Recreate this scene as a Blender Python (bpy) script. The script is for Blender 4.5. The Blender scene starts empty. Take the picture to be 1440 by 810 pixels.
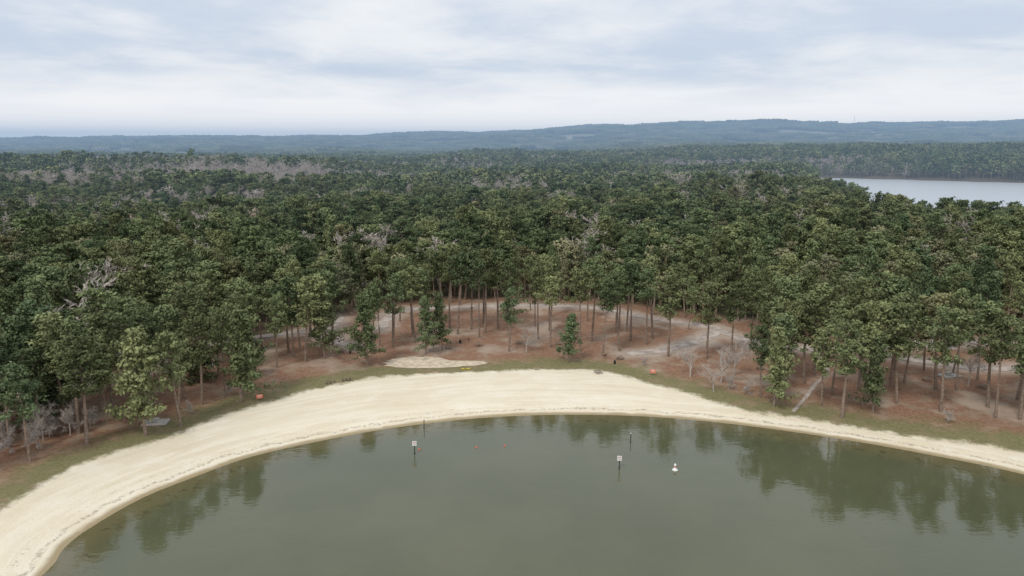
import bpy, math, random
import numpy as np
from mathutils import Vector
rs = np.random.RandomState(7)
random.seed(7)
scene = bpy.context.scene
scene.view_settings.view_transform = 'Standard'
scene.view_settings.look = 'None'
scene.view_settings.exposure = 0

# ------------------------------------------------------------------ helpers
def smooth(t):
    t = np.clip(t, 0, 1); return t*t*(3-2*t)
def vnoise(x, y, seed=0):
    xi = np.floor(x); yi = np.floor(y); fx = x-xi; fy = y-yi
    fx = fx*fx*(3-2*fx); fy = fy*fy*(3-2*fy)
    def h(a, b):
        s = np.sin(a*127.1+b*311.7+seed*74.7)*43758.5453
        return s-np.floor(s)
    return (h(xi, yi)*(1-fx)+h(xi+1, yi)*fx)*(1-fy)+(h(xi, yi+1)*(1-fx)+h(xi+1, yi+1)*fx)*fy
def fbm(x, y, seed=0, octv=4):
    s = 0; a = .5; tot = 0
    for i in range(octv):
        s = s+a*vnoise(x*2**i, y*2**i, seed+i*3); tot += a; a *= .5
    return s/tot
def catmull(pts, n=3, closed=True):
    P = np.array(pts, float); out = []; N = len(P)
    rng = range(N) if closed else range(N-1)
    for i in rng:
        if closed: p0, p1, p2, p3 = P[(i-1) % N], P[i], P[(i+1) % N], P[(i+2) % N]
        else: p0, p1, p2, p3 = P[max(i-1, 0)], P[i], P[i+1], P[min(i+2, N-1)]
        for k in range(n):
            t = k/n
            out.append(.5*((2*p1)+(-p0+p2)*t+(2*p0-5*p1+4*p2-p3)*t*t+(-p0+3*p1-3*p2+p3)*t**3))
    if not closed: out.append(P[-1])
    return np.array(out)
def seg_dist(x, y, P, closed=True):
    best = np.full(x.shape, 1e9); al = np.zeros(x.shape); acc = 0
    N = len(P)
    for i in range(N if closed else N-1):
        a = P[i]; b = P[(i+1) % N]; d = b-a; L = math.hypot(*d)
        t = np.clip(((x-a[0])*d[0]+(y-a[1])*d[1])/(L*L+1e-9), 0, 1)
        dd = np.hypot(x-a[0]-t*d[0], y-a[1]-t*d[1])
        m = dd < best
        best = np.where(m, dd, best); al = np.where(m, acc+t*L, al); acc += L
    return best, al
def inside(x, y, P):
    r = np.zeros(x.shape, bool); N = len(P)
    for i in range(N):
        x1, y1 = P[i]; x2, y2 = P[(i+1) % N]
        if y1 == y2: continue
        c = ((y1 > y) != (y2 > y)) & (x < (x2-x1)*(y-y1)/(y2-y1)+x1)
        r ^= c
    return r

# ------------------------------------------------------------------ plan of the place (metres)
shore = catmull([(-66.8,95),(-68.1,101.8),(-67.4,108.1),(-64.2,117.8),(-58.9,125.6),(-51.6,134.7),(-39.7,142.8),(-26.2,149.8),
 (-11.1,154.8),(0,157),(12.9,157.9),(28.9,157),(44.1,153.6),(58,148.6),(70.6,142.8),(81.8,136.4),(95.2,127.1),
 (104,114),(112,97),(125,70),(150,30),(170,-60),(150,-200),(0,-260),(-160,-200),(-170,-60),(-120,20),(-85,60),(-70,84)])
sandp = catmull([(-83.9,110.8),(-83,120.6),(-81,127.9),(-75.6,135.4),(-69.9,141.5),(-66.9,148.1),(-61,157.1),(-53.9,165.2),(-45.7,173),
 (-36.4,179.7),(-22.3,183.3),(-3.8,185.7),(15.2,187.6),(26.1,184.5),(32.4,177.4),(41.6,170.3),(48.1,162.8),(53.3,158),(61.6,154.4),
 (73.2,148.5),(85.1,142.6),(100.5,135.1),(112,119),(121,101),(133,75),(158,35),(180,-60),(160,-212),(0,-272),(-170,-210),(-180,-60),
 (-130,18),(-95,60),(-86,88)])
lake2 = catmull([(232,472),(292,600),(335,800),(462,1100),(575,1390),(700,1340),(850,1215),(1100,1180),(1500,1250),(2200,1200),(2600,900),
 (1200,480),(600,440),(400,425),(290,438)])
roads = [
 [(-68.1,253.5),(-59.2,242),(-58.8,228),(-52.5,213.6),(-44.9,208)],
 [(-42,228),(-42,243),(-36,256),(0,261),(28.4,259),(43.6,246),(56,236),(65,228),(58,216),(46,206),(33,201)],
 [(65,228),(72,212),(85,204),(99,204),(130,212),(150,208),(200,216)],
 [(-58.8,228),(-78,219),(-93,204),(-95,190),(-102,175),(-125,165),(-170,166)],
 [(99,204),(110,193),(126,186),(150,188),(190,192)],
]
roadP = [catmull(r, 8, False) for r in roads]
walkP = catmull([(63.5,157),(70,166),(76,175),(83,185),(86,203)], 6, False)
court = [(-34,190.5),(-27,188.6),(-16,189.4),(-8.5,191.5),(-8,194.5),(-17,195),(-20,197.6),(-29,198.2),(-34.5,194.5)]

def fields(x, y):
    x = np.asarray(x, float); y = np.asarray(y, float)
    dw = np.full(x.shape, 400.); ds = np.full(x.shape, 380.); al = np.zeros(x.shape)
    m = (np.abs(x) < 420) & (y < 560) & (y > -640)
    if m.any():
        a, l = seg_dist(x[m], y[m], shore); dw[m] = np.where(inside(x[m], y[m], shore), -a, a); al[m] = l
        b, _ = seg_dist(x[m], y[m], sandp); ds[m] = np.where(inside(x[m], y[m], sandp), -b, b)
    d2 = np.full(x.shape, 500.)
    m = (x > 20) & (y > 200) & (y < 2000) & (x < 3200)
    if m.any():
        a, _ = seg_dist(x[m], y[m], lake2); d2[m] = np.where(inside(x[m], y[m], lake2), -a, a)
    return dw, ds, al, d2
def height_f(x, y, F):
    dw, ds, al, d2 = F
    land = 1.5*(1-np.exp(-np.maximum(dw, 0)/12))+.014*np.clip(ds, 0, 220)+(fbm(x/11, y/11, 3)-.5)*.7*smooth(ds/12) \
        + (fbm(x/3., y/3., 9, 3)-.5)*.16*smooth(dw/5)
    r = np.hypot(x, y)
    roll = smooth((r-260)/500)*(fbm(x/260+5, y/260, 11)*11-4)
    roll = roll + smooth((r-560)/500)*(fbm(x/420+1, y/190, 15, 3)-.45)*30
    west = smooth((-x-90)/160)
    roll = roll + west*(10*np.exp(-((y-640+.1*x)/70)**2) - 9*np.exp(-((y-490)/60)**2) + 9*np.exp(-((y-930)/110)**2) - 8*np.exp(-((y-740)/50)**2) - 5*smooth((y-1000)/150))
    roll = roll + smooth((x-90)/60)*smooth((300-x)/60)*6*np.exp(-((y-520)/110)**2)
    mid = 9*smooth((y-900)/1100)
    right = 20*smooth((y-1300)/350)*smooth((x-150)/500)
    Hb = np.interp(x/6500., [-1.2, -.7, -.5, -.25, 0, .3, .7, 1.2], [40, 56, 84, 106, 128, 172, 200, 200])
    far = smooth((y-3300)/2900)*Hb*(.72+.5*fbm(x/1300, y/1300, 21, 5)) + smooth((y-2300)/1200)*(fbm(x/750, y/600, 31, 4)-.4)*60
    h = np.maximum(land+roll+mid+right+far, np.minimum(land, 1.2)-8*smooth((-x-150)/100)*smooth((y-350)/100))
    h = np.where(dw < 0, np.maximum(dw*.09, -3), h)
    s = smooth(d2/70)
    h = np.where(d2 > 0, h*s+(1-s)*np.minimum(h, .1+d2*.12), np.maximum(d2*.06, -4))
    return h
def height(x, y):
    x = np.atleast_1d(np.asarray(x, float)); y = np.atleast_1d(np.asarray(y, float))
    return height_f(x, y, fields(x, y))
def H1(x, y): return float(height([x], [y])[0])
def clearing(x, y):
    return (fbm(x/420+3, y/260+9, 41, 3)-.60)*8*smooth((y-2200)/600)

# ------------------------------------------------------------------ materials
def newmat(name):
    m = bpy.data.materials.new(name); m.use_nodes = True
    nt = m.node_tree; b = nt.nodes['Principled BSDF']; return m, nt, b
def N(nt, t, **kw):
    n = nt.nodes.new(t)
    for k, v in kw.items(): setattr(n, k, v)
    return n
def mixc(nt, fac, a, b, blend='MIX'):
    n = nt.nodes.new('ShaderNodeMix'); n.data_type = 'RGBA'; n.blend_type = blend
    for idx, val in ((0, fac), (6, a), (7, b)):
        if isinstance(val, bpy.types.NodeSocket): nt.links.new(val, n.inputs[idx])
        elif idx == 0: n.inputs[0].default_value = val
        else: n.inputs[idx].default_value = (*val, 1)
    return n.outputs[2]
def mth(nt, op, a, b=None, c=None, clamp=False):
    n = nt.nodes.new('ShaderNodeMath'); n.operation = op; n.use_clamp = clamp
    for i, v in enumerate((a, b, c)):
        if v is None: continue
        if isinstance(v, bpy.types.NodeSocket): nt.links.new(v, n.inputs[i])
        else: n.inputs[i].default_value = v
    return n.outputs[0]
def mrange(nt, v, a, b, c=0., d=1., ss=True):
    n = nt.nodes.new('ShaderNodeMapRange'); n.interpolation_type = 'SMOOTHSTEP' if ss else 'LINEAR'
    nt.links.new(v, n.inputs[0])
    for i, q in zip((1, 2, 3, 4), (a, b, c, d)): n.inputs[i].default_value = q
    return n.outputs[0]
def noise(nt, vec, scale, detail=4, rough=.55, dist=0):
    n = nt.nodes.new('ShaderNodeTexNoise'); n.inputs['Scale'].default_value = scale
    n.inputs['Detail'].default_value = detail; n.inputs['Roughness'].default_value = rough
    n.inputs['Distortion'].default_value = dist
    if vec is not None: nt.links.new(vec, n.inputs['Vector'])
    return n.outputs['Fac']
def attr(nt, name):
    n = nt.nodes.new('ShaderNodeAttribute'); n.attribute_name = name; return n.outputs['Fac']
def simple(name, col, rough=.7, var=.25, scale=3., metal=0.):
    m, nt, b = newmat(name)
    tc = N(nt, 'ShaderNodeTexCoord')
    f = noise(nt, tc.outputs['Object'], scale, 5)
    c = mixc(nt, mrange(nt, f, .3, .7), tuple(k*(1-var) for k in col), tuple(min(1, k*(1+var)) for k in col))
    nt.links.new(c, b.inputs['Base Color']); b.inputs['Roughness'].default_value = rough
    b.inputs['Metallic'].default_value = metal
    return m

def foliage(name, dark, mid, light, accent):
    m, nt, b = newmat(name)
    oi = N(nt, 'ShaderNodeObjectInfo')
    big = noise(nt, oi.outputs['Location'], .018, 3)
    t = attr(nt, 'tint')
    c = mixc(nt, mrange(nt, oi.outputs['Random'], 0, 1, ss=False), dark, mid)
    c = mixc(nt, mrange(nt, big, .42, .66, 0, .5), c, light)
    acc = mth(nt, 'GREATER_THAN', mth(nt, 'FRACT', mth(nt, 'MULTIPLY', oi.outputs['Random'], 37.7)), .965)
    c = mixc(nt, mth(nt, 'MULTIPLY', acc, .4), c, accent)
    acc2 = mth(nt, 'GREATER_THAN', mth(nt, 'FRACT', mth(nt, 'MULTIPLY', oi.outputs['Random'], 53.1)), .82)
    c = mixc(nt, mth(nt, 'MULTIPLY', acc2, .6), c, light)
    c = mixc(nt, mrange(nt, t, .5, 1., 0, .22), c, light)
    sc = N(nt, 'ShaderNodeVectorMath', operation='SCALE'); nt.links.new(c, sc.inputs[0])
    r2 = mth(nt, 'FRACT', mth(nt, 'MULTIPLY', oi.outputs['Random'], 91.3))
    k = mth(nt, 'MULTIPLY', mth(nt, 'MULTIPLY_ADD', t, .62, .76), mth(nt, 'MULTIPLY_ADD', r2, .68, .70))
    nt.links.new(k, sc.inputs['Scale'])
    df = N(nt, 'ShaderNodeBsdfDiffuse'); nt.links.new(sc.outputs[0], df.inputs[0])
    nt.links.new(df.outputs[0], nt.nodes['Material Output'].inputs[0])
    nt.nodes.remove(b)
    return m
M_pine = foliage('pine_needles', (.076,.110,.060), (.138,.172,.084), (.215,.228,.110), (.27,.22,.13))
M_hard = foliage('olive_leaves', (.17,.19,.11), (.24,.235,.14), (.29,.275,.17), (.33,.27,.17))
M_rust = foliage('tan_leaves', (.29,.25,.185), (.36,.31,.24), (.36,.33,.26), (.36,.23,.14))
M_bark = simple('pine_bark', (.25,.19,.15), .9, .35, 2.)
M_twig = simple('grey_twigs', (.46,.41,.37), .9, .15, 1.)
M_far = foliage('distant_canopy', (.050,.075,.045), (.085,.105,.06), (.14,.14,.09), (.24,.20,.15))

# ------------------------------------------------------------------ mesher
class Mesher:
    def __init__(s): s.v = []; s.f = []; s.m = []; s.t = []; s.n = 0
    def add(s, verts, faces, mi=0, tint=.5):
        b = s.n; s.v.extend([tuple(map(float, q)) for q in verts]); s.n += len(verts)
        s.f.extend([tuple(b+i for i in f) for f in faces]); s.m.extend([mi]*len(faces))
        if np.isscalar(tint): s.t.extend([tint]*len(verts))
        else: s.t.extend(list(tint))
    def tube(s, pts, rad, sides=6, mi=0, cap=True):
        vs = []; fs = []; pts = [Vector(p) for p in pts]
        for i, p in enumerate(pts):
            d = (pts[min(i+1, len(pts)-1)]-pts[max(i-1, 0)]).normalized()
            a = d.cross(Vector((0, 0, 1)));
            if a.length < .01: a = d.cross(Vector((1, 0, 0)))
            a.normalize(); b = d.cross(a)
            for k in range(sides):
                an = 2*math.pi*k/sides
                vs.append(p+(a*math.cos(an)+b*math.sin(an))*rad[i])
        for i in range(len(pts)-1):
            for k in range(sides):
                k2 = (k+1) % sides
                fs.append((i*sides+k, i*sides+k2, (i+1)*sides+k2, (i+1)*sides+k))
        if cap:
            fs.append(tuple(range(sides))[::-1]); fs.append(tuple((len(pts)-1)*sides+k for k in range(sides)))
        s.add(vs, fs, mi)
    def lathe(s, prof, c=(0, 0, 0), sides=14, mi=0):
        vs = []; fs = []
        for r, z in prof:
            for k in range(sides):
                a = 2*math.pi*k/sides; vs.append((c[0]+r*math.cos(a), c[1]+r*math.sin(a), c[2]+z))
        for i in range(len(prof)-1):
            for k in range(sides):
                k2 = (k+1) % sides; fs.append((i*sides+k, i*sides+k2, (i+1)*sides+k2, (i+1)*sides+k))
        fs.append(tuple(range(sides))[::-1]); fs.append(tuple((len(prof)-1)*sides+k for k in range(sides)))
        s.add(vs, fs, mi)
    def box(s, c, d, mi=0, rz=0., rx=0.):
        vs = []
        for sx in (-1, 1):
            for sy in (-1, 1):
                for sz in (-1, 1):
                    x, y, z = sx*d[0]/2, sy*d[1]/2, sz*d[2]/2
                    y, z = y*math.cos(rx)-z*math.sin(rx), y*math.sin(rx)+z*math.cos(rx)
                    x, y = x*math.cos(rz)-y*math.sin(rz), x*math.sin(rz)+y*math.cos(rz)
                    vs.append((c[0]+x, c[1]+y, c[2]+z))
        s.add(vs, [(0,1,3,2),(4,6,7,5),(0,4,5,1),(2,3,7,6),(0,2,6,4),(1,5,7,3)], mi)
    def leaves(s, C, O, size, mi, tint, asp=.6, jit=.7):
        n = len(C)
        nn = O+rs.normal(0, jit, (n, 3)); nn /= np.linalg.norm(nn, axis=1)[:, None]+1e-9
        r = rs.normal(0, 1, (n, 3)); t = np.cross(nn, r); t /= np.linalg.norm(t, axis=1)[:, None]+1e-9
        b = np.cross(nn, t); sz = (size*rs.uniform(.6, 1.3, n))[:, None]
        V = np.stack([C-t*sz-b*sz*asp*.4, C-b*sz*asp, C+t*sz+b*sz*asp*.3, C+b*sz*asp], 1).reshape(-1, 3)
        F = [(4*i, 4*i+1, 4*i+2, 4*i+3) for i in range(n)]
        s.add(V, F, mi, np.repeat(tint, 4))
    def mesh(s, name, mats, smooth_=False):
        me = bpy.data.meshes.new(name); me.from_pydata(s.v, [], s.f)
        for m in mats: me.materials.append(m)
        me.polygons.foreach_set('material_index', s.m)
        if smooth_: me.polygons.foreach_set('use_smooth', [True]*len(s.f))
        a = me.attributes.new('tint', 'FLOAT', 'POINT'); a.data.foreach_set('value', s.t)
        me.update(); return me
def put(name, me, loc=(0, 0, 0), rz=0., sc=1., coll=None):
    o = bpy.data.objects.new(name, me); o.location = loc; o.rotation_euler = (0, 0, rz)
    o.scale = (sc, sc, sc) if np.isscalar(sc) else sc
    (coll or scene.collection).objects.link(o); return o

# ------------------------------------------------------------------ trees
def pine(name, H, cb, R, shape, limbs=26, per=3, lv=44, ls=.42, fol=None, cl=(.9, 1.5)):
    M = Mesher()
    lean = rs.normal(0, .5, 2); pts = []; rad = []
    r0 = H*.0125+.05
    for i in range(8):
        t = i/7; pts.append((lean[0]*math.sin(t*2.3), lean[1]*math.sin(t*2.9), t*H*.97-.3 if i == 0 else t*H*.97)); rad.append(r0*(1-t*.86)+.02)
    M.tube(pts, rad, 7, 0)
    def trunk(z):
        t = z/(H*.97); return np.array([lean[0]*math.sin(t*2.3), lean[1]*math.sin(t*2.9), z])
    az = rs.uniform(0, 6.28); lop = rs.uniform(0, 6.28)
    for i in range(limbs):
        rel = ((i+rs.uniform(0, .9))/limbs)**.9
        z = H*(cb+(1-cb)*rel*.95); az += 2.4+rs.normal(0, .45)
        if shape == 'cone': pr = (1-rel)**.75*.95+.12
        elif shape == 'round': pr = math.sin(math.pi*(rel*.78+.17))**.7
        else: pr = math.sin(math.pi*(rel*.70+.24))**.8
        L = R*pr*rs.uniform(.5, 1.2)*(1+.28*math.cos(az-lop))
        up = rs.uniform(.05, .5)*(.5+rel)
        if shape == 'cone': up = rs.uniform(-.12, .3)+.5*rel
        if shape == 'open': up = rs.uniform(-.1, .35)+.4*rel
        p0 = trunk(z); d = np.array([math.cos(az), math.sin(az), up]); p1 = p0+d*L*.55; p2 = p0+d*L+np.array([0, 0, .25*L*rs.uniform(-.3, .6)])
        M.tube([p0, p1, p2], [r0*.28*(1-rel*.5)+.02, .05, .02], 3, 0, False)
        base = rs.uniform(.1, .55)
        for k in range(per):
            fr = (k+1)/per*rs.uniform(.85, 1.05)
            c = p0+(p2-p0)*fr+rs.normal(0, .4, 3)*np.array([1, 1, .6]); cr = rs.uniform(*cl)*(.75+.35*(1-rel))
            n = int(lv*rs.uniform(.5, 1.4)); o = rs.normal(0, 1, (n, 3)); o /= np.linalg.norm(o, axis=1)[:, None]
            rr = rs.uniform(.1, 1.4, n)**.6
            C = c+o*rr[:, None]*cr*np.array([1, 1, .7])
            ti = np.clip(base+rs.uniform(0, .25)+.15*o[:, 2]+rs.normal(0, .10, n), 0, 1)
            O = o.copy(); O[:, 2] += .5
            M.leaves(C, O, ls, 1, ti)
    n = lv
    o = rs.normal(0, 1, (n, 3)); o /= np.linalg.norm(o, axis=1)[:, None]
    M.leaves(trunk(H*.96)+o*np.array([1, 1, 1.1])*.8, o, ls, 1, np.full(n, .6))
    for i in range(6):
        z = H*rs.uniform(.2, cb); a = rs.uniform(0, 6.28); p0 = trunk(z); L = rs.uniform(.5, 2.2)
        M.tube([p0, p0+np.array([math.cos(a)*L, math.sin(a)*L, rs.uniform(-.1, .4)])], [.05, .015], 3, 0, False)
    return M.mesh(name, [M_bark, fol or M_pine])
def bare(name, H, spread, dens=1., tw_w=.04, kk=7):
    M = Mesher()
    tw = []
    def branch(p, d, L, r, lev):
        q = p+d*L; mid = p+d*L*.5+rs.normal(0, L*.04, 3)
        M.tube([p, mid, q], [r, r*.8, r*.6], 4 if lev < 2 else 3, 0, False)
        if lev >= 3:
            for _ in range(int(9*dens)):
                e = d+rs.normal(0, .55, 3); e /= np.linalg.norm(e); s = p+(q-p)*rs.uniform(.1, 1)
                tw.append((s, s+e*rs.uniform(.5, 1.4)))
            return
        for k in range(4 if lev else kk):
            f = rs.uniform(.35, 1) if lev else rs.uniform(.3, 1.)
            e = d*(.8)+rs.normal(0, spread, 3); e[2] += .15; e /= np.linalg.norm(e)
            branch(p+(q-p)*f, e, L*rs.uniform(.45, .65), r*.5, lev+1)
    branch(np.array([0, 0, -.2]), np.array([rs.normal(0, .05), rs.normal(0, .05), 1.]), H*.52, H*.014+.03, 0)
    for a, b in tw:
        w = rs.normal(0, 1, 3); w = w/np.linalg.norm(w)*tw_w
        M.add([a-w, a+w, b], [(0, 1, 2)], 0)
    return M.mesh(name, [M_twig])

pinesA = [pine('pine_tall_%d' % i, 24, .46, 4.7, 'open', 24, 3, 36, .38) for i in range(6)]
pinesT = [pine('pine_bole_%d' % i, 24, .60, 3.9, 'open', 18, 3, 34, .37) for i in range(5)]
pinesB = [pine('pine_cone_%d' % i, 20, .14, 5.0, 'cone', 38, 3, 38, .38) for i in range(3)]
pinesC = [pine('pine_dense_%d' % i, rs.uniform(20, 25), rs.uniform(.3, .5), rs.uniform(3.9, 5.4), ['round', 'round', 'open', 'round', 'cone', 'open', 'round', 'round', 'open', 'cone'][i], rs.randint(20, 29), 3, 33, .43) for i in range(10)]
pineS = pine('pine_small', 9, .08, 3.4, 'round', 26, 2, 46, .38)
hards = [pine('hard_%d' % i, 19, .3, 4.8, 'round', 28, 3, 34, .38, M_hard) for i in range(3)]
rusts = [pine('rust_%d' % i, 17, .3, 4.0, 'round', 24, 3, 24, .34, M_rust) for i in range(2)]
bares = [bare('bare_%d' % i, 17, .45, 1., .035) for i in range(3)]
bareF = [bare('bare_far_%d' % i, 19, .5, .8, .16, 6) for i in range(3)]
bushb = bare('bare_bush', 8, .75, 1.6, .05)
lows = [pine('low_%d' % i, 23, .42, 5.2, 'round', 13, 1, 13, 1.2, None, (1.7, 2.5)) for i in range(5)]

spec = [ # x, y, kind, height, width factor
 (-84.8,137.5,'A',22,1.2),(-75.3,142.3,'B',23,1.),(-70.5,147.5,'A',21,1.),(-63.2,162.3,'B',22,1.15),(-79,175,'S',9.5,1.1),(-39,190.2,'B',20.5,.9),
 (-104,149,'C',23,1.2),(-99,156,'C',24,1.2),(-112,145,'C',23,1.2),(-107,140,'B',19,1.1),(-95,148,'A',24,1.2),(-91,154,'C',22,1.1),(-82,158,'A',23,1.1),(-77,164,'C',21,1.),
 (-100,146,'B',20,1.1),(-98,151,'B',17,1.),(-87,149,'C',19,1.),(-104,155,'B',18,1.),
 (-56.6,193,'A',24,1.05),(-52,196,'B',21,.9),(-61,197,'C',23,1.),(15.6,194,'B',14,.95),(-20,204,'B',17,.85),(-24.5,201,'B',17,.8),(-29,213,'T',23,1),
 (44,199,'A',25,1),(40,211,'T',23,1),(72.9,153.5,'A',22,1.1),(71,160,'C',19,.9),(60.3,160.5,'B',19,.9),(64,168,'A',20,1.1),(81,156,'B',18,.8),
 (88.9,161,'A',24,1),(96,155.5,'A',24,1.1),(108,158,'A',24,1.15),(110.5,151,'A',22,1.1),(73,175,'A',23,1.1),(54,196,'A',22,1.1),(25.5,199,'T',22,.95),(31,204,'T',23,1),
 (36,215,'T',24,1),(19.5,204,'T',24,1),(24,214,'T',25,1),(-17,222,'T',26,1),(-13,228,'T',26,.95),(-8.5,224,'T',27,.95),(-4.5,229,'T',26,1),(-1,221,'T',24,.9),(-10,218,'T',25,.8),(-20,229,'T',26,.9),
 (8,217,'T',24,.9),(12,226,'T',24,1),(-31,222,'T',24,1),(-35,208,'A',22,.9),(93,172,'A',23,1.1),(103,170,'A',24,1.1),(118,163,'A',24,1.1),(124,155,'A',23,1.1),
 (84,170,'A',22,1.05),(78,181,'A',24,1.1),(100,184,'A',24,1.1),(-90,165,'A',24,1.1),(-97,168,'C',23,1.1),(-108,160,'C',24,1.1),(-118,152,'C',24,1.2),(-84,186,'A',23,1.1),(-70,190,'A',23,1.1),(-68,180,'S',8,1),(-122,141,'C',23,1.1),(-115,135,'A',22,1.2)]
names_done = []
def plant(x, y, kind, h, w, nm='pine_tree'):
    src = {'A': pinesA, 'B': pinesB, 'C': pinesC, 'S': [pineS], 'H': hards, 'T': pinesT}[kind]
    h0 = {'A': 24, 'B': 20, 'C': 23, 'S': 9, 'H': 19, 'T': 24}[kind]
    me = src[rs.randint(len(src))]; s = h/h0
    o = put(nm, me, (x, y, H1(x, y)-.1), rs.uniform(0, 6.28), (s*w, s*w, s)); names_done.append((x, y))
    o.rotation_euler[0] = rs.normal(0, .03); o.rotation_euler[1] = rs.normal(0, .03)
for x, y, k, h, w in spec: plant(x, y, k, h, w)
for x, y, h in [(4, 203, 10), (52.5, 176, 13), (46, 181, 11), (49, 170, 9), (-45, 222, 14), (57, 181, 12), (112, 172, 10)]:
    s = h/17; put('bare_tree', bares[rs.randint(3)], (x, y, H1(x, y)), rs.uniform(0, 6), (s*1.25, s*1.25, s)); names_done.append((x, y))
for x, y, s in [(-94.5, 139, 1.), (-90.5, 141.5, .85), (-97.5, 141, 1.), (-93, 135, .8), (-101, 137, 1.), (-97, 133, .7), (-89, 146, .6), (36, 190, .35), (57, 168, .5), (53,171,.5), (-68,168,.4), (94,150,.4), (-72,155,.4)]:
    put('bare_bush', bushb, (x, y, H1(x, y)), rs.uniform(0, 6), s)

def Yf(x): return np.interp(x, [-250,-150,-120,-100,-80,-66,-50,-20,30,56,80,110,150,220], [120,160,172,180,198,234,258,268,268,250,232,226,226,210])
def jgrid(x0, x1, y0, y1, s, j=.38):
    xs = np.arange(x0, x1, s); ys = np.arange(y0, y1, s*.9)
    X, Y = np.meshgrid(xs, ys); X = X+((np.arange(len(ys)) % 2)*s*.5)[:, None]
    X = X+rs.uniform(-j, j, X.shape)*s; Y = Y+rs.uniform(-j, j, Y.shape)*s
    return X.ravel(), Y.ravel()
def rdist(x, y):
    d = np.full(x.shape, 99.)
    for P in roadP+[walkP]: d = np.minimum(d, seg_dist(x, y, P, False)[0])
    return d
# sparse grove around the picnic ground
X, Y = jgrid(-170, 190, 120, 270, 7.6)
F = fields(X, Y); rd = rdist(X, Y)
ok = (F[1] > np.where(X > 58, 8, np.where(X < -60, 9, 17))) & (Y < Yf(X)) & (rd > 3.4) & (rs.uniform(0, 1, X.shape) < np.where(X > 58, .50, np.where(X < -60, .64, .34)))
for x, y in zip(X[ok], Y[ok]):
    if all((x-a)**2+(y-b)**2 > 16 for a, b in names_done) and not (-37 < x < -5 and y < 203):
        u_ = rs.uniform()
        plant(x, y, ('C' if u_ < .5 else 'A') if x < -75 else (('T' if u_ < .8 else 'A') if abs(x) < 50 else ('T' if u_ < .5 else 'A')), rs.uniform(17, 26), rs.uniform(.75, 1.15))
# forest mass
def scatter(name, protos, x, y, z, sc, tilt=.05):
    coll = bpy.data.collections.new(name+'_kinds')
    for i, me in enumerate(protos):
        coll.objects.link(bpy.data.objects.new('%s_kind_%02d' % (name, i), me))
    me = bpy.data.meshes.new(name); me.from_pydata(np.stack([x, y, z], 1).tolist(), [], [])
    n = len(x)
    a = me.attributes.new('rot', 'FLOAT_VECTOR', 'POINT')
    a.data.foreach_set('vector', np.stack([rs.normal(0, tilt, n), rs.normal(0, tilt, n), rs.uniform(0, 6.28, n)], 1).ravel())
    a = me.attributes.new('scl', 'FLOAT_VECTOR', 'POINT'); w = rs.uniform(.82, 1.3, n); w2 = w*rs.uniform(.85, 1.15, n)
    a.data.foreach_set('vector', np.stack([sc*w, sc*w2, sc], 1).ravel())
    a = me.attributes.new('kind', 'INT', 'POINT'); a.data.foreach_set('value', rs.randint(0, len(protos), n).astype(np.int32))
    o = put(name, me)
    ng = bpy.data.node_groups.new(name, 'GeometryNodeTree')
    ng.interface.new_socket('Geometry', in_out='INPUT', socket_type='NodeSocketGeometry')
    ng.interface.new_socket('Geometry', in_out='OUTPUT', socket_type='NodeSocketGeometry')
    gi = ng.nodes.new('NodeGroupInput'); go = ng.nodes.new('NodeGroupOutput')
    ip = ng.nodes.new('GeometryNodeInstanceOnPoints'); ci = ng.nodes.new('GeometryNodeCollectionInfo')
    ci.inputs['Collection'].default_value = coll; ci.inputs['Separate Children'].default_value = True; ci.inputs['Reset Children'].default_value = True
    ip.inputs['Pick Instance'].default_value = True
    ng.links.new(gi.outputs[0], ip.inputs['Points']); ng.links.new(ci.outputs[0], ip.inputs['Instance'])
    for nm, ty, sk in (('rot', 'FLOAT_VECTOR', 'Rotation'), ('scl', 'FLOAT_VECTOR', 'Scale'), ('kind', 'INT', 'Instance Index')):
        na = ng.nodes.new('GeometryNodeInputNamedAttribute'); na.data_type = ty; na.inputs['Name'].default_value = nm
        ng.links.new(na.outputs['Attribute'], ip.inputs[sk])
    ng.links.new(ip.outputs[0], go.inputs[0])
    md = o.modifiers.new('scatter', 'NODES'); md.node_group = ng
    print(name, n); return o
def greyness(x, y):
    g = np.zeros(x.shape)
    for cx, cy, rx, ry, a in [(-285,480,85,50,1.),(-345,490,95,42,1.),(-230,560,90,24,.7),(-330,830,250,95,1.),(-200,880,190,85,.95),(-103,540,30,30,1.),(-59,303,13,20,1.),(-62,325,12,14,.9),
                            (262,452,30,20,.9),(-15,640,80,30,.9),(-480,740,130,80,.85),(-150,1200,300,80,.8),(350,1700,250,60,.5),(120,900,140,55,.6),(-600,1300,300,80,.7),(-170,372,18,14,.9),(60,340,12,10,.7),(-130,460,24,16,.8),(20,500,26,14,.6),(-215,420,30,14,.6),(95,470,18,12,.5)]:
        g = np.maximum(g, a*np.exp(-(((x-cx)/rx)**2+((y-cy)/ry)**2)**2))
    return g
X, Y = jgrid(-560, 560, 120, 640, 6.4, .47)
F = fields(X, Y); rd = rdist(X, Y); r = np.hypot(X, Y)
ok = (F[1] > 12) & (Y > Yf(X)) & (F[3] > 4) & (rd > 3.5) & (np.abs(X) < .8*Y+50) & (rs.uniform(0, 1, X.shape) < np.where(Y < 330, .82, .88)) & (Y < 620)
X = X[ok]; Y = Y[ok]; Z = height(X, Y)-.1
g = greyness(X, Y); u = rs.uniform(0, 1, X.shape); cls = np.zeros(X.shape, int)
hn = fbm(X/45, Y/45, 55, 3)
cls[(hn > .58) & (rs.uniform(0, 1, X.shape) < .5)] = 1
cls[rs.uniform(0, 1, X.shape) < .05] = 1
cls[rs.uniform(0, 1, X.shape) < .01] = 2
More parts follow.
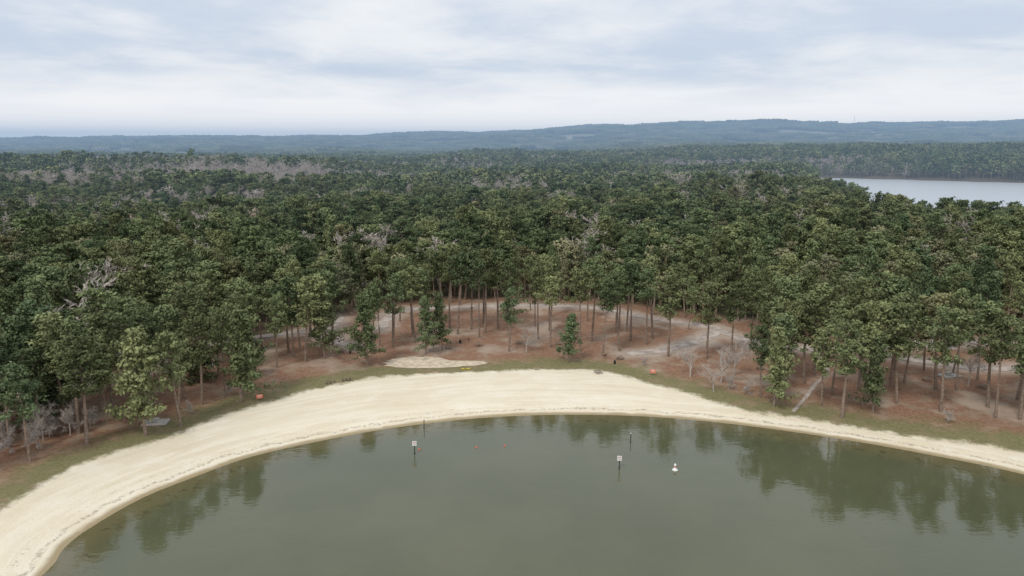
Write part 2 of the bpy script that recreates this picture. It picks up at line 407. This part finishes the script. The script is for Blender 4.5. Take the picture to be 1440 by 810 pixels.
cls[(rs.uniform(0, 1, X.shape) < .035) | ((fbm(X/30, Y/30, 58, 2) > .74) & (u < .6))] = 3
for cx, cy, rr in [(-150,405,15),(-140,412,12),(150,408,17),(168,400,13),(100,400,9)]:
    cls[np.hypot(X-cx, Y-cy) < rr] = 1
cls[u < g] = 3; cls[(u < g*.15)] = 2
sc = rs.uniform(.60, 1.14, X.shape)*(.84+.36*fbm(X/50, Y/50, 77, 2))
sc = np.where(cls >= 2, sc*1.12, sc)
for c, nm, pr in ((0, 'pine_forest', pinesC+pinesA[:2]), (1, 'hardwood_grove', hards), (2, 'tan_leaved_grove', rusts), (3, 'bare_tree_grove', bareF)):
    m = cls == c; scatter(nm, pr, X[m], Y[m], Z[m], sc[m]*(1.16 if c == 3 else 1))
# middle distance
X, Y = jgrid(-1700, 1900, 600, 2050, 9.4, .45)
ok = (Y > 615) & (np.abs(X) < .8*Y+90)
X = X[ok]; Y = Y[ok]; F = fields(X, Y); ok = F[3] > 5
X = X[ok]; Y = Y[ok]; Z = height(X, Y)
g = np.maximum(greyness(X, Y), .85*smooth((fbm(X/190, Y/80, 91, 3)-.53)/.06)*smooth((900-X)/400)); gr = rs.uniform(0, 1, X.shape) < g
sc = rs.uniform(.72, 1.15, X.shape)*(.85+.35*fbm(X/90, Y/90, 79, 2))
scatter('pine_forest_middle_distance', lows, X[~gr], Y[~gr], Z[~gr], sc[~gr])
scatter('bare_tree_grove_distance', bareF, X[gr], Y[gr], Z[gr], sc[gr]*1.1)
# far patches
import bmesh
bm = bmesh.new(); bmesh.ops.create_icosphere(bm, subdivisions=1, radius=1); icoV = np.array([v.co[:] for v in bm.verts]); icoF = [tuple(v.index for v in f.verts) for f in bm.faces]; bm.free()
patches = []
for k in range(4):
    M = Mesher()
    px, py = jgrid(-38, 38, -38, 38, 9.5)
    for x, y in zip(px, py):
        s = rs.uniform(.7, 1.25)
        M.add(icoV*(1+rs.uniform(-.25, .25, (12, 1)))*np.array([5.6*s, 5.6*s, 7*s])+np.array([x, y, 12*s+rs.uniform(-1, 3)]), icoF, 0, float(rs.uniform(.2, .8)))
    patches.append(M.mesh('canopy_patch_%d' % k, [M_far]))
X, Y = jgrid(-7000, 7000, 2050, 8600, 70, .25)
ok = (np.abs(X) < .8*Y+200) & (clearing(X, Y) < .25); X = X[ok]; Y = Y[ok]; Z = height(X, Y)
scatter('distant_forest', patches, X, Y, Z-1.5, rs.uniform(.9, 1.15, X.shape), .01)

# ------------------------------------------------------------------ terrain
def axis(lo, hi, st, mn, mx, g=1.05, cap=150):
    a = list(np.arange(lo, hi+st, st)); s = st
    while a[-1] < mx: s = min(s*g, cap); a.append(a[-1]+s)
    s = st; b = []; c = a[0]
    while c > mn: s = min(s*g, cap); c -= s; b.append(c)
    return np.array(b[::-1]+a)
ax = axis(-120, 125, .9, -9500, 9500); ay = axis(90, 268, .9, -1800, 10500)
GX, GY = np.meshgrid(ax, ay); sh = GX.shape; gx = GX.ravel(); gy = GY.ravel()
F = fields(gx, gy); gz = height_f(gx, gy, F)
nx, ny = sh[1], sh[0]
I = np.arange(nx*ny).reshape(ny, nx)
faces = np.stack([I[:-1, :-1], I[:-1, 1:], I[1:, 1:], I[1:, :-1]], -1).reshape(-1, 4)
me = bpy.data.meshes.new('terrain'); me.from_pydata(np.stack([gx, gy, gz], 1).tolist(), [], faces.tolist())
me.polygons.foreach_set('use_smooth', [True]*len(faces))
rdt = np.full(gx.shape, 60.); mm = (np.abs(gx) < 210) & (gy > 130) & (gy < 290)
q = np.full(mm.sum(), 60.)
for P_ in roadP: q = np.minimum(q, seg_dist(gx[mm], gy[mm], P_, False)[0])
rdt[mm] = q
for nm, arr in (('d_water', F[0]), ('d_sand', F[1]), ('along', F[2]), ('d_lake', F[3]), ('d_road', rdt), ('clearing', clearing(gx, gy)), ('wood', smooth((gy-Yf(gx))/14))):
    a = me.attributes.new(nm, 'FLOAT', 'POINT'); a.data.foreach_set('value', arr)
terrain = put('terrain', me)
m, nt, b = newmat('beach_and_forest_floor'); L = nt.links
geo = N(nt, 'ShaderNodeNewGeometry'); P = geo.outputs['Position']
n1 = noise(nt, P, .25, 5); n2 = noise(nt, P, 1.6, 5, .65); n3 = noise(nt, P, .06, 4); n4 = noise(nt, P, 6., 3)
dw = attr(nt, 'd_water'); ds = attr(nt, 'd_sand'); al = attr(nt, 'along')
cx = N(nt, 'ShaderNodeCombineXYZ'); L.new(mth(nt, 'MULTIPLY', al, .045), cx.inputs[0]); L.new(mth(nt, 'MULTIPLY', dw, .40), cx.inputs[1])
streak = noise(nt, cx.outputs[0], 1., 6, .6, 1.0)
cx2 = N(nt, 'ShaderNodeCombineXYZ'); L.new(mth(nt, 'MULTIPLY', al, .10), cx2.inputs[0]); L.new(mth(nt, 'MULTIPLY', dw, 1.4), cx2.inputs[1])
streak2 = noise(nt, cx2.outputs[0], 1., 4, .6, 1.6)
sand = mixc(nt, mrange(nt, streak, .35, .68), (.84,.765,.61), (.75,.655,.49))
sand = mixc(nt, mrange(nt, n1, .5, .75, 0, .5), sand, (.86,.81,.70))
sand = mixc(nt, mrange(nt, n3, .50, .64, 0, .4), sand, (.72,.61,.44))
sand = mixc(nt, mrange(nt, streak2, .62, .74, 0, .32), sand, (.48,.39,.28))
sand = mixc(nt, mrange(nt, n4, .64, .78, 0, .4), sand, (.35,.28,.2))
wl = mth(nt, 'ADD', dw, mth(nt, 'MULTIPLY', mth(nt, 'SUBTRACT', n1, .5), 3.5))
wr = mth(nt, 'MULTIPLY', mrange(nt, wl, 2.2, 2.7), mrange(nt, wl, 3.5, 2.8))
sand = mixc(nt, mth(nt, 'MULTIPLY', wr, mrange(nt, n2, .4, .6, 0, .6)), sand, (.24,.19,.14))
wr2 = mth(nt, 'MULTIPLY', mrange(nt, wl, 4.6, 5.0), mrange(nt, wl, 5.6, 5.1))
sand = mixc(nt, mth(nt, 'MULTIPLY', wr2, mrange(nt, n2, .5, .64, 0, .4)), sand, (.28,.22,.16))
wet = mrange(nt, mth(nt, 'ADD', dw, mth(nt, 'MULTIPLY', mth(nt, 'SUBTRACT', n1, .5), 1.5)), 1.9, .5)
sand = mixc(nt, mth(nt, 'MULTIPLY', wet, .9), sand, (.34,.26,.14))
straw = mixc(nt, mrange(nt, n2, .35, .65), (.24,.13,.082), (.35,.21,.14))
straw = mixc(nt, mrange(nt, n1, .48, .70, 0, .65), straw, (.35,.28,.20))
straw = mixc(nt, mrange(nt, n3, .51, .64, 0, .75), straw, (.47,.38,.30))
grass = mixc(nt, mrange(nt, n2, .35, .65), (.175,.17,.078), (.25,.22,.115))
grass = mixc(nt, mrange(nt, n1, .48, .66, 0, .6), grass, (.30,.22,.14))
gm = mrange(nt, mth(nt, 'ADD', ds, mth(nt, 'MULTIPLY', mth(nt, 'SUBTRACT', n1, .5), 16)), 13, 5)
cover = mixc(nt, gm, straw, grass)
cover = mixc(nt, mrange(nt, mth(nt, 'ADD', attr(nt, 'd_road'), mth(nt, 'MULTIPLY', mth(nt, 'SUBTRACT', n1, .5), 10)), 7.5, 2., 0, .75), cover, (.48,.40,.33))
cover = mixc(nt, mrange(nt, n4, .6, .75, 0, .35), cover, (.11,.085,.06))
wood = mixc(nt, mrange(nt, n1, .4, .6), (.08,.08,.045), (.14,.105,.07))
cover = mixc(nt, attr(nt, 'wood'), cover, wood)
fieldc = mixc(nt, mrange(nt, noise(nt, P, .004, 3), .4, .6), (.26,.22,.15), (.15,.17,.10))
cover = mixc(nt, mrange(nt, attr(nt, 'clearing'), .1, .3), cover, fieldc)
bank = mrange(nt, attr(nt, 'd_lake'), 5, 1)
cover = mixc(nt, bank, cover, (.12,.10,.07))
edge = mth(nt, 'ADD', ds, mth(nt, 'MULTIPLY', mth(nt, 'SUBTRACT', noise(nt, P, .3, 7, .75), .5), 8))
col = mixc(nt, mrange(nt, edge, -.8, 1.8), sand, cover)
L.new(col, b.inputs['Base Color'])
L.new(mth(nt, 'MULTIPLY_ADD', wet, -.4, .9), b.inputs['Roughness']); b.inputs['Specular IOR Level'].default_value = .2
bp = N(nt, 'ShaderNodeBump'); bp.inputs['Strength'].default_value = .5; bp.inputs['Distance'].default_value = .3
L.new(mth(nt, 'ADD', n2, mth(nt, 'MULTIPLY', n4, .4)), bp.inputs['Height']); L.new(bp.outputs[0], b.inputs['Normal'])
terrain.data.materials.append(m)

# ------------------------------------------------------------------ water
wxs = axis(-75, 115, 1.5, -200, 200, 1.1, 12); wys = axis(85, 162, 1.5, -290, 165, 1.1, 12)
WX, WY = np.meshgrid(wxs, wys); F = fields(WX.ravel(), WY.ravel()); nx, ny = len(wxs), len(wys); I = np.arange(nx*ny).reshape(ny, nx)
faces = np.stack([I[:-1, :-1], I[:-1, 1:], I[1:, 1:], I[1:, :-1]], -1).reshape(-1, 4)
dd = F[0].reshape(ny, nx); keep = (np.minimum.reduce([dd[:-1, :-1], dd[:-1, 1:], dd[1:, 1:], dd[1:, :-1]]) < 6).ravel()
me = bpy.data.meshes.new('lake_water'); me.from_pydata(np.stack([WX.ravel(), WY.ravel(), np.zeros(nx*ny)], 1).tolist(), [], faces[keep].tolist())
a = me.attributes.new('d_water', 'FLOAT', 'POINT'); a.data.foreach_set('value', F[0])
m, nt, b = newmat('lake_water'); L = nt.links
P = N(nt, 'ShaderNodeNewGeometry').outputs['Position']
body = mixc(nt, mrange(nt, noise(nt, P, .035, 4), .35, .65), (.088,.096,.052), (.106,.113,.062))
dwn = attr(nt, 'd_water')
dn = mth(nt, 'ADD', dwn, mth(nt, 'MULTIPLY', mth(nt, 'SUBTRACT', noise(nt, P, .2, 4), .5), 3))
body = mixc(nt, mrange(nt, dn, -9, -.3, 0, .8), body, (.16,.135,.068))
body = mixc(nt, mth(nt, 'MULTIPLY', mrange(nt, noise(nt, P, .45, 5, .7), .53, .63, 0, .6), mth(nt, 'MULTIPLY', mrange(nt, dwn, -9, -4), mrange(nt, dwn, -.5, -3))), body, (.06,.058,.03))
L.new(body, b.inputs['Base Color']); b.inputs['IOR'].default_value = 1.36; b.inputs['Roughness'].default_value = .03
b.inputs['Specular IOR Level'].default_value = .85
mp = N(nt, 'ShaderNodeMapping'); L.new(P, mp.inputs[0]); mp.inputs['Scale'].default_value = (.8, 1.6, 1)
rip = mth(nt, 'ADD', noise(nt, mp.outputs[0], .9, 3, .5), mth(nt, 'MULTIPLY', noise(nt, mp.outputs[0], .12, 2), 2.5))
bp = N(nt, 'ShaderNodeBump'); bp.inputs['Strength'].default_value = .3; bp.inputs['Distance'].default_value = .05
L.new(rip, bp.inputs['Height']); L.new(bp.outputs[0], b.inputs['Normal'])
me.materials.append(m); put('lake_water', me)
me = bpy.data.meshes.new('far_lake_water'); me.from_pydata([(200, 400, 0), (2700, 400, 0), (2700, 1450, 0), (200, 1450, 0)], [], [(0, 1, 2, 3)])
m, nt, b = newmat('far_lake_water'); P = N(nt, 'ShaderNodeNewGeometry').outputs['Position']
b.inputs['Base Color'].default_value = (.50,.53,.56, 1); b.inputs['IOR'].default_value = 1.333; b.inputs['Roughness'].default_value = .3  # pale base colour paints in part of the bright sky's reflection
bp = N(nt, 'ShaderNodeBump'); bp.inputs['Strength'].default_value = .4; bp.inputs['Distance'].default_value = .2
nt.links.new(noise(nt, P, .4, 3), bp.inputs['Height']); nt.links.new(bp.outputs[0], b.inputs['Normal'])
me.materials.append(m); put('far_lake_water', me)

# ------------------------------------------------------------------ tracks, court
M_gravel = simple('gravel', (.47,.40,.35), .95, .3, .35)
M_conc = simple('concrete', (.54,.52,.48), .9, .15, 2.)
M_court = simple('court_sand', (.62,.52,.39), .95, .25, .6)
def strip(name, Pl, w, mat, lift):
    D = np.gradient(Pl, axis=0); D /= np.linalg.norm(D, axis=1)[:, None]; Nn = np.stack([-D[:, 1], D[:, 0]], 1)
    k = 7; rows = []
    for j in range(k):
        wv = w*(.7+.7*vnoise(np.arange(len(Pl))*.7, np.full(len(Pl), 3. if j < k/2 else 8.), 5))
        rows.append(Pl+Nn*(wv*(j/(k-1)-.5))[:, None])
    V = np.stack(rows, 1).reshape(-1, 2); Z = height(V[:, 0], V[:, 1])+lift
    n = len(Pl); Fc = [(i*k+j, (i+1)*k+j, (i+1)*k+j+1, i*k+j+1) for i in range(n-1) for j in range(k-1)]
    me = bpy.data.meshes.new(name); me.from_pydata(np.column_stack([V, Z]).tolist(), [], Fc); me.materials.append(mat); return put(name, me)
for i, r_ in enumerate(roads):
    Pl = catmull(r_, 14, False); strip('gravel_road', Pl, 3.6, M_gravel, .06+.01*i)
strip('footpath', catmull([(63.5,157),(70,166),(76,175),(83,185),(86,203)], 14, False), .9, M_gravel, .12)
cp = catmull(court, 5); cc = cp.mean(0)
cp = cc+(cp-cc)*(1+.22*(vnoise(np.arange(len(cp))*.9, np.zeros(len(cp)), 4)-.5))[:, None]
V = []; Fc = []; R_ = 8
for j in range(1, R_+1):
    for p in cp: V.append(cc+(p-cc)*j/R_)
V = np.array([cc]+V); n = len(cp); Z = height(V[:, 0], V[:, 1])+.07
for i in range(n): Fc.append((0, 1+i, 1+(i+1) % n))
for j in range(R_-1):
    for i in range(n): Fc.append((1+j*n+i, 1+(j+1)*n+i, 1+(j+1)*n+(i+1) % n, 1+j*n+(i+1) % n))
me = bpy.data.meshes.new('sand_court'); me.from_pydata(np.column_stack([V, Z]).tolist(), [], Fc); me.materials.append(M_court); put('sand_court', me)

# ------------------------------------------------------------------ furniture
M_wood = simple('weathered_wood', (.24,.19,.14), .85, .3, 4.)
M_dark = simple('dark_post', (.04,.035,.03), .7, .3, 4.)
M_white = simple('white_paint', (.8,.8,.78), .5, .06, 4.)
M_orange = simple('orange_paint', (.75,.15,.07), .6, .1, 4.)
M_yellow = simple('yellow_plastic', (.65,.5,.08), .4, .1, 3.)
M_steel = simple('grey_steel', (.35,.36,.37), .5, .15, 4., .5)
M_black = simple('black_iron', (.02,.02,.02), .6, .2, 4.)
def water_sign(x, y, h=2.5, rz=0.):
    M = Mesher(); M.tube([(0, 0, -1.5), (0, 0, h-.1)], [.1, .09], 8, 0)
    M.box((0, -.12, h-.45), (.85, .05, .95), 1); M.box((0, -.15, h-.28), (.6, .012, .12), 2); M.box((0, -.15, h-.58), (.6, .012, .06), 0)
    M.box((0, -.06, h-.25), (.7, .06, .08), 0); M.box((0, -.06, h-.7), (.7, .06, .08), 0); M.lathe([(.14, 0), (.14, .3), (.1, .34)], (0, 0, -.05), 10, 0)
    put('swim_area_sign', M.mesh('swim_area_sign', [M_dark, M_white, M_orange]), (x, y, 0), rz)
water_sign(-19.3, 136.3, 2.7, .1); water_sign(20.3, 129.5, 2.6, -.2)
def post(x, y, h):
    M = Mesher(); M.tube([(0, 0, -1.5), (.03, 0, h)], [.1, .085], 8, 0); M.lathe([(.11, 0), (.11, .12), (.02, .22)], (.03, 0, h), 8, 1)
    M.lathe([(.14, 0), (.14, .2)], (0, 0, -.05), 8, 0)
    put('mooring_post', M.mesh('mooring_post', [M_dark, M_white]), (x, y, 0))
post(24.4, 142, 1.9); post(-19, 149.5, 2.1)
M = Mesher(); M.lathe([(.1, -.4), (.5, -.2), (.55, .05), (.48, .2), (.26, .3), (.23, .55)], (0, 0, 0), 18, 0)
M.lathe([(.235, .55), (.235, .72)], (0, 0, 0), 18, 1); M.lathe([(.225, .72), (.21, 1.15), (.1, 1.27), (.02, 1.3)], (0, 0, 0), 18, 0)
put('white_buoy', M.mesh('white_buoy', [M_white, M_orange], True), (30.7, 128.9, 0))
for x, y in [(-18.6,138.3),(-7.2,139.4),(-1.5,140.2)]:
    M = Mesher(); M.lathe([(.03, -.2), (.14, -.13), (.22, 0), (.2, .12), (.1, .2), (.04, .23), (.04, .28), (.02, .3)], (0, 0, 0), 14, 0)
    put('orange_float', M.mesh('orange_float', [M_orange], True), (x, y, 0))
def beach_sign(x, y, rz):
    M = Mesher()
    for s in (-.6, .6): M.tube([(s, 0, -.3), (s, 0, 1.65)], [.06, .055], 6, 0)
    M.box((0, -.08, 1.15), (1.5, .05, .95), 1); M.box((0, -.11, 1.42), (1.1, .012, .14), 2); M.box((0, -.11, 1.16), (1.2, .012, .07), 2); M.box((0, -.11, .92), (.9, .012, .07), 2)
    put('orange_notice_sign', M.mesh('orange_notice_sign', [M_wood, M_orange, M_white]), (x, y, H1(x, y)), rz)
beach_sign(-59.0, 163.2, .3); beach_sign(36.6, 182.5, -.2)
def table(x, y, rz, top=M_wood):
    M = Mesher()
    for i in range(4): M.box((0, -.32+.21*i, .76), (1.9, .19, .05), 0)
    for s in (-1, 1):
        for k in (0, .24): M.box((0, s*(.68+k*.9), .46), (1.9, .19, .05), 0)
        M.tube([(s*.7, -.75, 0), (s*.7, -.25, .73)], [.04, .04], 5, 1); M.tube([(s*.7, .75, 0), (s*.7, .25, .73)], [.04, .04], 5, 1)
        M.box((s*.7, 0, .41), (.07, 1.7, .05), 1)
    M.box((0, 0, .7), (1.5, .06, .05), 1)
    put('picnic_table', M.mesh('picnic_table', [top, M_steel]), (x, y, H1(x, y)), rz)
for x, y, a in [(-18.5,206,.2),(-26,207.5,-.3),(-10,209,.5),(2,212,.1),(22.6,184.5,.4),(30,196,1.),(-49,203,.8),(-88,181,.3),(-92,187,1.2),(66,187,.3),(92,180,.8),(104,176,.1),(115,171,.4),(-62,214,.3),(14,211,0.)]:
    table(x, y, a)
def bench(x, y, rz):
    M = Mesher()
    for i in range(3): M.box((0, -.2+.17*i, .45), (2.4, .15, .05), 0)
    for i in range(2): M.box((0, .27+.03*i, .68+.2*i), (2.4, .04, .15), 0)
    for s in (-.95, 0, .95): M.tube([(s, -.15, -.1), (s, -.15, .43)], [.05, .05], 6, 1); M.tube([(s, .2, -.1), (s, .24, .5), (s, .33, .98)], [.05, .05, .04], 6, 1)
    put('park_bench', M.mesh('park_bench', [M_wood, M_dark]), (x, y, H1(x, y)), rz)
bench(-45.5, 175.8, .45+3.14); bench(-42, 178, .45+3.14)
def grill(x, y):
    M = Mesher(); M.tube([(0, 0, -.1), (0, 0, .85)], [.06, .05], 8, 0); M.box((0, 0, .87), (.6, .45, .04), 0)
    for s in (-1, 1): M.box((s*.29, 0, .98), (.03, .45, .2), 0)
    M.box((0, .21, .98), (.55, .03, .2), 0)
    for i in range(5): M.box((0, -.15+.08*i, 1.03), (.55, .02, .02), 0)
    put('park_grill', M.mesh('park_grill', [M_black]), (x, y, H1(x, y)))
for x, y in [(-13, 213), (-24, 210), (26, 197), (-90, 184)]: grill(x, y)
def bin_(x, y):
    M = Mesher(); M.lathe([(.27, 0), (.3, .05), (.3, .85), (.32, .9), (.3, .95), (.16, 1.08)], (0, 0, 0), 14, 0); M.lathe([(.17, 0), (.16, .1)], (0, 0, 1.0), 10, 1)
    put('trash_can', M.mesh('trash_can', [M_black, M_steel], True), (x, y, H1(x, y)))
for x, y in [(-15.5, 212), (28, 192), (-46, 201)]: bin_(x, y)
M = Mesher(); vs = []; fs = []; n = 13; k = 8
for i in range(n):
    t = i/(n-1)*2-1; w = .34*(1-abs(t)**2.2)+.01; hh = .16+.13*t*t
    for j in range(k):
        a = 2*math.pi*j/k; z = math.sin(a); vs.append((t*1.3, w*math.cos(a), .18+(hh*.7*z if z > 0 else .18*z*(1-t*t*.6))))
for i in range(n-1):
    for j in range(k): fs.append((i*k+j, (i+1)*k+j, (i+1)*k+(j+1) % k, i*k+(j+1) % k))
fs.append(tuple(range(k))); fs.append(tuple((n-1)*k+j for j in range(k))[::-1]); M.add(vs, fs, 0)
M.lathe([(.30, 0), (.32, .06), (.25, .07), (.22, -.02)], (-.1, 0, .27), 12, 1)
put('kayak', M.mesh('kayak', [M_yellow, M_black], True), (-12.3, 187.6, H1(-12.3, 187.6)), .15)
def pad(x, y, rz, w=5., d=3.2):
    M = Mesher(); M.box((0, 0, .06), (w, d, .3), 0); M.box((0, 0, .2), (w-.2, d-.2, .03), 0)
    M.box((-.2, 0, .98), (1.9, .8, .07), 0); M.box((-.2, .8, .66), (1.9, .3, .07), 0); M.box((-.2, -.8, .66), (1.9, .3, .07), 0)
    for s in (-.8, .4): M.box((s, 0, .58), (.18, .5, .73), 0); M.box((s, 0, .55), (.14, 1.7, .12), 0)
    put('concrete_picnic_pad', M.mesh('concrete_picnic_pad', [M_conc]), (x, y, H1(x, y)+.05), rz)
pad(-76.5, 148.8, .15); pad(-82, 190, -.4, 4); pad(112, 180, .3)
def shelter(x, y, rz):
    M = Mesher(); M.box((0, 0, .05), (7.2, 5.2, .2), 0)
    for sx in (-1, 0, 1):
        for sy in (-1, 1): M.tube([(sx*3, sy*2.1, .1), (sx*3, sy*2.1, 2.6)], [.1, .1], 8, 1)
    for sy in (-1, 1): M.box((0, sy*2.1, 2.66), (7, .16, .2), 1)
    for sy in (-1, 1): M.box((0, sy*1.42, 3.3), (7.8, 3.1, .1), 2, 0, -sy*.42)
    for sx in (-1, 0, 1): M.box((sx*3, 0, 2.68), (.12, 4.2, .15), 1); M.tube([(sx*3, 0, 2.7), (sx*3, 0, 3.75)], [.07, .07], 6, 1)
    M.box((0, 0, 3.95), (7.9, .25, .06), 2)
    put('picnic_shelter', M.mesh('picnic_shelter', [M_conc, M_wood, M_steel]), (x, y, H1(x, y)+.05), rz)
shelter(124, 205, .2); shelter(-104, 193, .5)
M = Mesher(); hM = 95
for k in range(3):
    a = k*2.094; M.tube([(2.2*math.cos(a), 2.2*math.sin(a), 0), (.8*math.cos(a), .8*math.sin(a), hM)], [.28, .2], 5, 0)
for i in range(16):
    f0, f1 = i/16, (i+1)/16
    for k in range(3):
        a, c = k*2.094, (k+1)*2.094; q0 = 2.2-1.4*f0; q1 = 2.2-1.4*f1
        M.tube([(q0*math.cos(a), q0*math.sin(a), f0*hM), (q1*math.cos(c), q1*math.sin(c), f1*hM)], [.1, .1], 4, 0)
M.tube([(0, 0, hM-1), (0, 0, hM+12)], [.2, .08], 5, 0)
put('radio_mast', M.mesh('radio_mast', [M_steel]), (2530, 5550, H1(2530, 5550)))

# ------------------------------------------------------------------ haze (absorbing box over the far country, its glow standing in for scattered light)
M = Mesher(); M.box((0, 5400, 112), (19500, 10200, 264), 0)
hz = bpy.data.materials.new('haze_glow'); hz.use_nodes = True; nt = hz.node_tree; nt.nodes.clear()
out = N(nt, 'ShaderNodeOutputMaterial'); ab = N(nt, 'ShaderNodeVolumeAbsorption'); em = N(nt, 'ShaderNodeEmission'); ad = N(nt, 'ShaderNodeAddShader')
SIG = 1.75e-4
ab.inputs['Color'].default_value = (0, 0, 0, 1); ab.inputs['Density'].default_value = SIG
em.inputs['Color'].default_value = (.30, .44, .63, 1); em.inputs['Strength'].default_value = SIG
nt.links.new(ab.outputs[0], ad.inputs[0]); nt.links.new(em.outputs[0], ad.inputs[1]); nt.links.new(ad.outputs[0], out.inputs['Volume'])
put('haze', M.mesh('haze', [hz]))

# ------------------------------------------------------------------ sky & sun
w = bpy.data.worlds.new('World'); scene.world = w; w.use_nodes = True; nt = w.node_tree; L = nt.links
bg = nt.nodes['Background']; bg.inputs['Strength'].default_value = .1
sky = N(nt, 'ShaderNodeTexSky'); sky.sky_type = 'NISHITA'; sky.sun_disc = False; sky.sun_elevation = math.radians(50); sky.sun_rotation = math.radians(210)
tc = N(nt, 'ShaderNodeTexCoord'); sp = N(nt, 'ShaderNodeSeparateXYZ'); L.new(tc.outputs['Generated'], sp.inputs[0])
z = mth(nt, 'MAXIMUM', sp.outputs[2], 0.); den = mth(nt, 'ADD', z, .11)
cv = N(nt, 'ShaderNodeCombineXYZ'); L.new(mth(nt, 'DIVIDE', sp.outputs[0], den), cv.inputs[0]); L.new(mth(nt, 'DIVIDE', sp.outputs[1], den), cv.inputs[1])
c1 = noise(nt, cv.outputs[0], .50, 6, .5, .5); c2 = noise(nt, cv.outputs[0], 1.5, 7, .6, .3)
cf = mth(nt, 'ADD', mth(nt, 'MULTIPLY', c1, .68), mth(nt, 'MULTIPLY', c2, .32))
cloud = mixc(nt, mrange(nt, cf, .39, .60), (6.7, 7.4, 8.5), (9.9, 9.9, 9.9))
cloud = mixc(nt, mrange(nt, z, .10, .015), cloud, (16., 14.5, 13.))
L.new(mixc(nt, .94, sky.outputs[0], cloud), bg.inputs['Color'])
sd = bpy.data.lights.new('sun', 'SUN'); sd.energy = 1.5; sd.angle = math.radians(12); sd.color = (1, .95, .86)
so = bpy.data.objects.new('sun', sd); so.rotation_euler = (math.radians(40), 0, math.radians(-30)); scene.collection.objects.link(so)

cd = bpy.data.cameras.new('camera'); cd.sensor_width = 36; cd.lens = 25.75; cd.clip_start = .5; cd.clip_end = 30000
co = bpy.data.objects.new('camera', cd); co.location = (0, 0, 60); co.rotation_euler = (math.radians(79), 0, 0)
scene.collection.objects.link(co); scene.camera = co
